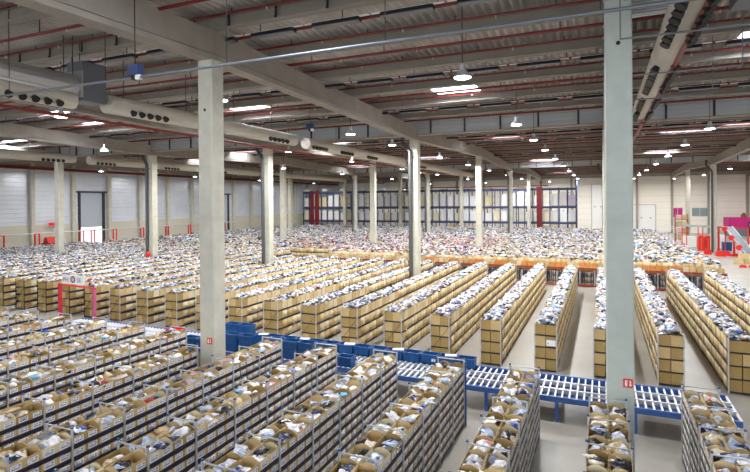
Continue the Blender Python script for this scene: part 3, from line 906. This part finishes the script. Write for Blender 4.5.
# ------------------------------------------------------------------ CONVEYOR across the front of the middle racks
def conveyor(x0, x1, y0, y1, z, lanes, label, roll, frame, pitch=.2, legs=True, loc=None):
    e = empty('roller_conveyor', (x0, y0, 0), label=label, cat='conveyor')
    W = x1-x0; D = y1-y0; lw_ = D/lanes
    b = MB()
    b.box(0, W, -.03, .03, z-.14, z+.02, M[frame])
    for i in range(1, lanes): b.box(0, W, lw_*i-.035, lw_*i+.035, z-.1, z+.03, M['galv'])
    b.box(0, W, D-.03, D+.03, z-.14, z+.02, M[frame])
    b.box(0, W, .05, D-.05, z-.13, z-.11, M['navy'])
    b.ob('side_frame', e)
    rm = MB()
    q = .1
    while q < W:
        rm.box(q-.022, q+.022, .04, D-.04, z-.06, z+.005, M[roll]); q += pitch
    rm.ob('rollers', e)
    if legs:
        q = .1; i = 0
        while q < W:
            for yy in (.03, D-.03):
                lg = MB().box(-.05, .05, -.04, .04, 0, z-.1, M['steelblue']).box(-.09, .09, -.06, .06, 0, .02, M['galv'])
                lg.ob('leg', e, (q, yy, 0))
            MB().box(q-.03, q+.03, .05, D-.05, z-.3, z-.24, M['steelblue']).ob('cross_brace', e)
            q += 2.06
    return e
conveyor(-24.0, 3.3, 16.0, 18.0, .74, 3, 'long blue three lane roller conveyor with white rollers between the racks', 'label', 'steelblue')
e = conveyor(3.9, 12, 15.4, 16.3, .8, 1, 'roller conveyor with magenta red rollers at the right edge', 'magenta', 'galv', .28)
# control box and loose notices on the conveyor
e = empty('control_box', (1.95, 16.0, .78), label='white control box on the right end of the blue conveyor', cat='box')
MB().box(0, .42, .1, .35, 0, .22, M['white']).ob('casing', e)
MB().tube((.2, .02, 0), (.2, .02, .25), .03, M['blue'], 8).ob('button_post', e)
# blue crates
def crate_mesh(w=.6, d=.4, h=.33):
    b = MB(); t = .02
    for (x0, x1, y0, y1) in ((-w/2, w/2, -d/2, -d/2+t), (-w/2, w/2, d/2-t, d/2), (-w/2, -w/2+t, -d/2+t, d/2-t), (w/2-t, w/2, -d/2+t, d/2-t)):
        b.box(x0, x1, y0, y1, 0, h, M['blue'])
    b.box(-w/2, w/2, -d/2, d/2, 0, .02, M['blue'])
    b.box(-w/2-.015, w/2+.015, -d/2-.015, -d/2, h-.05, h, M['blue']).box(-w/2-.015, w/2+.015, d/2, d/2+.015, h-.05, h, M['blue'])
    for q in (-.2, 0, .2): b.box(q-.01, q+.01, -d/2-.01, -d/2, .03, h-.06, M['blue'])
    return b.mesh('blue_crate')
cm = crate_mesh(); handle = MB().box(-.07, .07, -.203, -.2, .27, .31, M['navy']).mesh('handle_slot'); sticker = MB().box(.12, .26, -.206, -.2, .1, .2, M['label']).mesh('sticker')
ci = 0
for x in np.arange(-12.9, -4.2, .66):
    o = link('blue_crate', cm, None, (x, 17.75, .745), random.uniform(-.04, .04)); ci += 1
    setp(o, 'blue plastic crate, %s from left in the long row along the conveyor back' % WORDS[ci], 'crate', 'blue crates in a row on the conveyor')
    link('handle_slot', handle, o)
    if ci % 3 == 0: link('sticker', sticker, o)
    if ci % 3 == 1:
        p = link('paper_sheet', MB().box(-.2, .2, -.12, .12, 0, .012, M['label']).mesh('paper_sheet'), None, (x+.1, 17.75, .745+.335), .3)
        setp(p, 'white sheet lying on the %s blue crate of the long conveyor row' % WORDS[ci], 'paper')
i = 0
for (x, y, lv) in [(-15.3, 16.35, 1), (-14.65, 16.35, 1), (-13.9, 16.35, 2), (-13.2, 16.35, 2), (-12.5, 16.35, 2), (-11.85, 16.35, 1), (-11.2, 16.35, 2), (-10.5, 16.35, 2), (-9.85, 16.35, 2), (-14.3, 17.75, 2), (-13.65, 17.75, 2), (-12.0, 17.0, 1), (-11.1, 17.0, 1), (-8.3, 16.35, 1)]:
    i += 1
    for l in range(lv):
        o = link('blue_crate', cm, None, (x, y, .745+l*.335), random.uniform(-.05, .05))
        setp(o, 'blue plastic crate, %s layer, %s stack from left in the conveyor front cluster' % (['lowest', 'second', 'third'][l], WORDS[i]), 'crate', 'blue crates stacked at the left of the conveyor')
        link('handle_slot', handle, o)
# red crates near the right edge and a red cloth on the left rack end
for i, (x, y, z) in enumerate([(4.2, 16.8, 0), (4.2, 16.8, .32), (4.9, 16.9, 0), (4.9, 16.9, .32), (5.5, 16.9, 0), (5.5, 16.9, .32), (4.55, 16.85, .64)]):
    b = MB(); w, d, h, t = .5, .4, .31, .02
    for (x0, x1, y0, y1) in ((-w/2, w/2, -d/2, -d/2+t), (-w/2, w/2, d/2-t, d/2), (-w/2, -w/2+t, -d/2, d/2), (w/2-t, w/2, -d/2, d/2)): b.box(x0, x1, y0, y1, 0, h, M['brightred'])
    b.box(-w/2, w/2, -d/2, d/2, 0, .02, M['brightred'])
    o = b.ob('red_crate', None, (x, y, z), label='red plastic crate in the small pile at the right edge, %s piled' % WORDS[i+1], cat='crate', group='red crates at the right edge')
    MB().box(-.06, .06, -.204, -.2, .18, .23, M['maroon']).ob('handle_slot', o)
for i, (x, y) in enumerate([(-15.25, 15.4)]):
    b = MB(); e = empty('trolley', (x, y, 0), label='small trolley with a red bin beside a front rack, left of tall column', cat='trolley')
    b = MB()
    for a in (-.28, .28):
        for c in (-.18, .18): b.box(a-.02, a+.02, c-.02, c+.02, .08, 1.35, M['galv'])
    b.box(-.3, .3, -.2, .2, .7, .73, M['galv']).box(-.3, .3, -.2, .2, .15, .18, M['galv']); b.ob('frame', e)
    b = MB()
    for (x0, x1, y0, y1) in ((-.3, .3, -.2, -.18), (-.3, .3, .18, .2), (-.3, -.28, -.2, .2), (.28, .3, -.2, .2)): b.box(x0, x1, y0, y1, 1.36, 1.62, M['brightred'])
    b.box(-.3, .3, -.2, .2, 1.34, 1.36, M['brightred']); b.ob('tray', e)
    b = MB()
    for a in (-.26, .26): b.tube((a, -.16, .04), (a, -.12, .04), .04, M['black'], 10); b.tube((a, .12, .04), (a, .16, .04), .04, M['black'], 10)
    b.ob('wheels', e)

# red gate with the white sign at the left
GYY = 19.5
e = empty('red_gate', (-27.8, GYY, 0), label='red portal frame in front of the back racks at the left', cat='gate')
MB().box(0, .18, -.06, .06, 0, 2.06, M['magenta'] if 0 else mat('crimson', (206, 20, 62), .5)).ob('post', e)
MB().box(2.75, 2.9, -.06, .06, 0, 1.95, mat('pale_magenta', (196, 90, 130), .5)).ob('post', e, label='pale pink post')
b = MB(); b.add([(0, -.05, 2.0), (2.9, -.05, 1.92), (2.9, .05, 1.92), (0, .05, 2.0), (0, -.05, 2.08), (2.9, -.05, 2.0), (2.9, .05, 2.0), (0, .05, 2.08)],
          [(3,2,1,0),(4,5,6,7),(0,1,5,4),(1,2,6,5),(2,3,7,6),(3,0,4,7)], M['brightred']); b.ob('top_bar', e)
b = MB()
for q in range(5): b.box(2.72, 2.75, -.05, .05, .25+q*.36, .4+q*.36, M['maroon'])
b.ob('guard_marks', e)
sg = empty('hanging_sign', (-27.45, GYY-.06, 2.1), label='white sign with dark letters and a red grey round emblem on the red gate', cat='sign')
MB().box(0, 1.8, 0, .03, 0, .5, M['white']).ob('board', sg)
def text(s, size, x, z, m, parent, name):
    cu = bpy.data.curves.new(name, 'FONT'); cu.body = s; cu.size = size; cu.extrude = .004; cu.materials.append(m)
    tmp = bpy.data.objects.new('tmp', cu); COL.objects.link(tmp)
    bpy.context.view_layer.update()
    me = bpy.data.meshes.new_from_object(tmp.evaluated_get(bpy.context.evaluated_depsgraph_get()))
    bpy.data.objects.remove(tmp)
    o = link(name, me, parent, (x, -.012, z)); o.rotation_euler = (math.pi/2, 0, 0); return o
text('PH', .36, .1, .12, M['ink'], sg, 'lettering'); text('SE', .36, 1.2, .12, M['ink'], sg, 'lettering')
b = MB(); b.tube((.88, 0, .26), (.88, -.012, .26), .19, mat('emblem_red', (150, 90, 104), .5), 20); b.ob('emblem', sg)
b = MB(); b.tube((.88, -.012, .26), (.88, -.016, .26), .1, M['galv'], 16); b.ob('emblem_centre', sg)

# ------------------------------------------------------------------ big blue pallet rack at the back
RYF, RYB = 95.3, 97.9
X0r, X1r = -58.2, -4.0
e = empty('pallet_rack', (X0r, RYF, 0), label='huge navy blue pallet rack across the back of the hall', cat='pallet rack')
LZ = [2.68, 5.43, 8.62]
nb = 38; bw = (X1r-X0r)/nb
fm = MB()
for yy in (0, RYB-RYF):
    fm.box(-.07, .07, yy-.06, yy+.06, 0, 8.7, M['navy'])
z = .6
while z < 9:
    fm.box(-.02, .02, 0, RYB-RYF, z, z+.06, M['navy']); z += 1.1
fm = fm.mesh('upright_frame')
for i in range(nb+1): link('upright_frame', fm, e, (i*bw, 0, 0))
for zi in LZ:
    for yy in (-.05, RYB-RYF+.05): MB().box(0, X1r-X0r, yy-.04, yy+.04, zi-.34, zi, M['navy']).ob('beam', e)
    MB().box(0, X1r-X0r, .1, RYB-RYF-.1, zi-.06, zi-.03, M['galv']).ob('deck', e)
MB().box(X1r-X0r-.1, X1r-X0r+.1, -.2, 0, 0, 10.0, M['navy']).box(X1r-X0r-.1, X1r-X0r+.1, 2.8, 3.0, 0, 10.0, M['navy']).box(X1r-X0r-.02, X1r-X0r+.02, 0, 2.8, 3.0, 3.2, M['white']).box(X1r-X0r-.02, X1r-X0r+.02, 0, 2.8, 6.0, 6.2, M['white']).box(X1r-X0r-.02, X1r-X0r+.02, 0, 2.8, 9.2, 9.4, M['white']).ob('end_guard', e)
MB().box(22.0, X1r-X0r-4.5, -.1, 0, 8.95, 9.15, M['red']).ob('red_top_rail', e)
for xx in (48.2, 2.2, 3.4): MB().box(xx-.5, xx+.45, -.12, -.08, 0, 8.85, M['maroon']).ob('maroon_panel', e)
wrapc = [mat('load_white', (240, 240, 242), .4), mat('load_cream', (236, 226, 200), .6), CB[2], CB[0], mat('load_lilac', (214, 208, 226), .5), mat('load_pink', (230, 190, 190), .5)]
ln = 0
for li, zi in enumerate([0.05]+LZ):
    for i in range(nb):
        if zi > 8 and (i % 3 or i > 30): continue
        if RS.rand() < (.12 if li < 3 else .0): continue
        h = RS.uniform(1.5, 2.3) if li < 2 else RS.uniform(1.9, 2.7) if li < 3 else .6
        c = RS.choice(6, p=[.60, .20, .04, .02, .11, .03])
        x = X0r+(i+.5)*bw; w = bw*.4
        b = MB(); e2 = None
        b.box(-w, w, .25, 1.45, 0, .12, CB[3]); 
        nlay = 2 if li < 3 else 1
        for q in range(nlay):
            b.box(-w+.02*q, w-.02*q, .28+.02*q, 1.42, .13+(h-.13)*q/nlay, .12+(h-.13)*(q+1)/nlay, wrapc[c])
        o = b.ob('pallet_load', None, (x, RYF, zi), label='wrapped pallet load, %s bay from right, %s level of the blue rack' % (WORDS[nb-i], ['floor', 'first', 'second', 'top'][li]), cat='pallet load', group='pallet loads in the blue rack')

# ------------------------------------------------------------------ right rear corner
e = empty('site_booth', (20.3, 108, 0), label='magenta and grey booth against the back wall at the right', cat='booth')
MB().box(0, 9, 0, 4, 1.3, 3.2, M['magenta']).ob('upper_panel', e)
MB().box(.02, 8.98, .02, 3.98, 0, 1.3, M['greybox']).ob('base_panel', e)
MB().box(2.9, 4.2, -.05, 0, 0, 2.5, M['dark']).box(3.1, 3.7, -.07, -.05, 1.7, 2.2, M['white']).ob('door', e)
e = empty('figure_box', (22.7, 108.6, 3.2), label='small brown crate on top of the magenta booth', cat='crate')
MB().box(-.4, .4, -.3, .3, 0, .5, M['rust']).box(-.2, .2, -.2, .2, .5, .8, M['maroon']).ob('crate', e)
for i, x in enumerate((11.0, 11.75)):
    e = empty('water_barrier', (x+.45, 76.6, 0), label='tall orange red plastic box, %s of the pair left of the column' % ('left' if i == 0 else 'right'), cat='box', group='orange red boxes by the rear column')
    MB().prism([(-.32, 0), (.32, 0), (.32, 1.5), (.24, 1.9), (-.24, 1.9), (-.32, 1.5)], 'y', -.5, .5, M['brightred']).ob('shell', e)
    MB().box(-.03, .03, -.53, -.5, .2, 1.6, M['orange']).ob('rib', e)
e = empty('wheeled_bin', (14.3, 77, 0), label='blue bin beside the rear right column', cat='bin')
MB().prism([(-.45, .08), (.45, .08), (.5, 1.0), (-.5, 1.0)], 'y', -.4, .4, M['blue']).ob('body', e)
MB().box(-.52, .52, -.42, .42, 1.0, 1.08, M['blue']).ob('rim', e)
MB().tube((-.4, -.3, .07), (-.4, -.24, .07), .07, M['black'], 10).tube((.4, -.3, .07), (.4, -.24, .07), .07, M['black'], 10).ob('wheels', e)
e = empty('roll_cage', (13.9, 79, 0), label='pale wrapped cage trolley standing behind the blue bin', cat='trolley')
MB().box(-.5, .5, -.4, .4, .2, 1.9, M['label']).ob('wrapped_load', e)
b = MB()
for a in (-.53, .53):
    for c in (-.43, .43): b.box(a-.02, a+.02, c-.02, c+.02, .1, 2.1, M['galv'])
b.ob('frame', e)
def incline(x0, y0, z0, x1, y1, z1, w, label, knobs):
    e = empty('belt_conveyor', (x0, y0, 0), label=label, cat='conveyor')
    p0 = Vector((0, 0, z0)); p1 = Vector((x1-x0, y1-y0, z1)); d = (p1-p0); sd_ = Vector((-d.y, d.x, 0)).normalized()*w
    for nm, off, hh, m in (('belt', 0, .06, 'greybox'), ('side_rail', 1, .22, 'gutter'), ('side_rail', -1, .22, 'gutter')):
        a = sd_*off; t = sd_.normalized()*(.04 if off else w)
        V = [p0+a-t, p0+a+t, p1+a+t, p1+a-t]; V = [tuple(v-Vector((0, 0, hh/2))) for v in V]+[tuple(v+Vector((0, 0, hh/2))) for v in V]
        MB().add(V, [(3,2,1,0),(4,5,6,7),(0,1,5,4),(1,2,6,5),(2,3,7,6),(3,0,4,7)], M[m]).ob(nm, e)
    for k in range(knobs):
        f = (k+.25)/knobs; c = p0+d*f-sd_*1.2+Vector((-.1, -.35, 0))
        b = MB(); b.tube(tuple(c), tuple(c+Vector((0, -.12, 0))), .3, M['brightred'], 16); b.ob('red_drum', e)
    for f in (.05, .5, .9):
        c = p0+d*f; b = MB()
        for s in (-1, 1):
            q = c+sd_*s; b.box(q.x-.05, q.x+.05, q.y-.05, q.y+.05, 0, max(.1, q.z-.1), M['brightred'])
        b.ob('leg', e)
    return e
incline(13.9, 74.0, 3.15, 14.5, 66.5, .5, .42, 'inclined conveyor with red drums coming down towards the front right', 3)
incline(9.9, 80, 3.0, 13.4, 76.2, 3.0, .4, 'raised brown and red conveyor left of the rear right column', 0)
MB().box(12.95, 16, 74.0, 74.6, 3.0, 3.12, M['brightred']).box(12.95, 13.05, 74.1, 74.5, 0, 3, M['brightred']).box(15.9, 16, 74.1, 74.5, 0, 3, M['brightred']).ob('steel_gantry', label='red steel frame at the head of the inclined conveyor', cat='frame')
def cbox(x, y, z, w, d, h, m, name, label, cat, group=None):
    e = empty(name, (x, y, z), label=label, cat=cat, group=group)
    b = MB(); b.box(-w/2, w/2, -d/2, d/2, 0, h, m); b.ob('body', e)
    b = MB(); b.box(-w/2-.01, w/2+.01, -.03, .03, h*.98, h+.01, M['duct']); b.ob('tape', e)
    return e
for i, (x, y, z, w) in enumerate([(12.5, 62.2, 0, .8), (13.4, 62.3, 0, .8), (14.3, 62.2, 0, .8), (13.0, 62.3, .5, .8)]):
    cbox(x, y, z, w, .6, .48, CB[i % 3], 'cardboard_box', 'cardboard box on the open floor at the far right edge, %s of four' % WORDS[i+1], 'box', 'boxes on the open floor at right')
for i, (x, y, w, d, h) in enumerate([(12.3, 69.5, 1.0, .7, .55), (13.0, 70.6, .9, .6, .5), (11.4, 71.5, .7, .6, .6), (13.9, 70.0, 1.2, .4, .25), (15.6, 73.2, .9, .4, .3), (13.0, 59.2, .6, .3, .22), (12.2, 58.8, .6, .3, .2)]):
    e = empty('floor_barrier', (x, y, 0), label='low bright red plastic piece on the floor by the right column, %s from the left' % WORDS[i+1], cat='barrier', group='red pieces on the floor at right')
    MB().prism([(-w/2, 0), (w/2, 0), (w/2*.8, h), (-w/2*.8, h)], 'y', -d/2, d/2, M['brightred']).ob('body', e)
    MB().box(-w/2*.5, w/2*.5, -d/2*.5, d/2*.5, h, h+.05, M['rust']).ob('top_lip', e)
cbox(11.0, 83, 0, 1.6, 1.2, 1.4, M['white'], 'white_box', 'white box behind the orange red boxes', 'box')
cbox(9.6, 82, 0, 1.4, 1.0, .5, M['orange'], 'orange_tray', 'flat orange tray at the end of the far racks', 'tray')
for i in range(9):
    cbox(4.7+(i % 5)*.8, 91.8+.0, (i//5)*.8, .76, .8, .78, CB[i % 3], 'cardboard_box', 'tan box in the pile against the back wall, %s of nine' % WORDS[i+1], 'box', 'pile of tan boxes at the back wall')
for i in range(4):
    e = empty('stacked_frame', (8.2+i*.5, 91.5, 0), label='white upright frame beside the tan box pile, %s from the left' % WORDS[i+1], cat='frame', group='white frames by the box pile')
    MB().box(0, .06, 0, .06, 0, 2.9-.3*i, M['white']).box(.9, .96, 0, .06, 0, 2.9-.3*i, M['white']).ob('uprights', e)
    MB().box(0, .96, 0, .06, 2.82-.3*i, 2.9-.3*i, M['white']).box(0, .96, 0, .06, 1.4, 1.46, M['white']).ob('crossbars', e)
e = empty('open_shelf', (10.4, 92, 0), label='brown shelf unit of boxes beside the dark wall column', cat='shelf')
MB().box(0, .06, 0, 1, 0, 4.2, M['rust']).box(1.7, 1.76, 0, 1, 0, 4.2, M['rust']).ob('upright', e)
for z in (.3, 1.3, 2.3, 3.3): MB().box(0, 1.76, 0, 1, z, z+.06, M['rust']).ob('shelf', e)
for i in range(8):
    cbox(10.85+(i % 2)*.85, 92.5, .36+(i//2), .75, .7, .7, [CB[0], CB[2], wrapc[5], CB[1]][i % 4], 'cardboard_box', 'box on the brown shelf unit, %s side, %s shelf up' % ('left' if i % 2 == 0 else 'right', WORDS[i//2+1]), 'box', 'boxes on the brown shelf unit')

# walkway barrier along the left wall
e = empty('guard_rail', (-58.3, 30, 0), label='grey guard rail with red posts along the left wall', cat='guard rail')
MB().tube((0, 0, 3.2), (0, 45, 3.2), .07, M['galv'], 6).ob('rail', e)
pm_ = MB().box(-.08, .08, -.3, -.2, 0, 3.2, M['brightred']).box(-.08, .08, .2, .3, 0, 3.2, M['brightred']).box(-.08, .08, -.3, .3, 3.1, 3.2, M['brightred']).mesh('red_post')
for yy in (4.6, 8.4, 13.9, 15.4, 18.6, 23, 27.5, 32, 36, 40): link('red_post', pm_, e, (0, yy, 0))
e = empty('hoist_unit', (-58.6, 40.0, 0), label='dark red machine standing by the left wall', cat='machine')
MB().box(-.5, .5, -.6, .6, 0, 2.0, M['maroon']).ob('body', e)
MB().prism([(-.5, 2.0), (.4, 2.0), (.2, 2.6), (-.2, 2.7)], 'y', -.4, .7, M['brightred']).ob('hood', e)
e = empty('wall_sign', (WL+.55, 40.6, 3.7), label='small red sign on the left wall above the red machine', cat='sign')
MB().box(0, .04, 0, .9, .25, .6, M['brightred']).ob('upper_plate', e)
MB().box(0, .04, .5, 1.0, 0, .2, M['brightred']).ob('lower_plate', e)
e = empty('fire_extinguisher', (GX0-2*GDX+.1, GY0+GDY-.6, 1.9), label='red extinguisher cover at the foot of the second left column', cat='fire extinguisher')
MB().lathe([(.02, 0), (.16, .02), (.17, .3), (.1, .42), (.03, .48)], M['brightred'], 12).ob('body', e)
MB().box(-.03, .03, -.12, .03, .46, .54, M['black']).ob('valve', e)

# ------------------------------------------------------------------ light
w = bpy.data.worlds.new('world'); scene.world = w; w.use_nodes = True
bg = w.node_tree.nodes['Background']; bg.inputs['Color'].default_value = (.93, .96, 1, 1); bg.inputs['Strength'].default_value = 1.75
scene.view_settings.view_transform = 'Standard'; scene.view_settings.look = 'None'
scene.view_settings.exposure = .38; scene.view_settings.gamma = 1
scene.cycles.max_bounces = 8; scene.cycles.diffuse_bounces = 5
scene.cycles.use_denoising = True
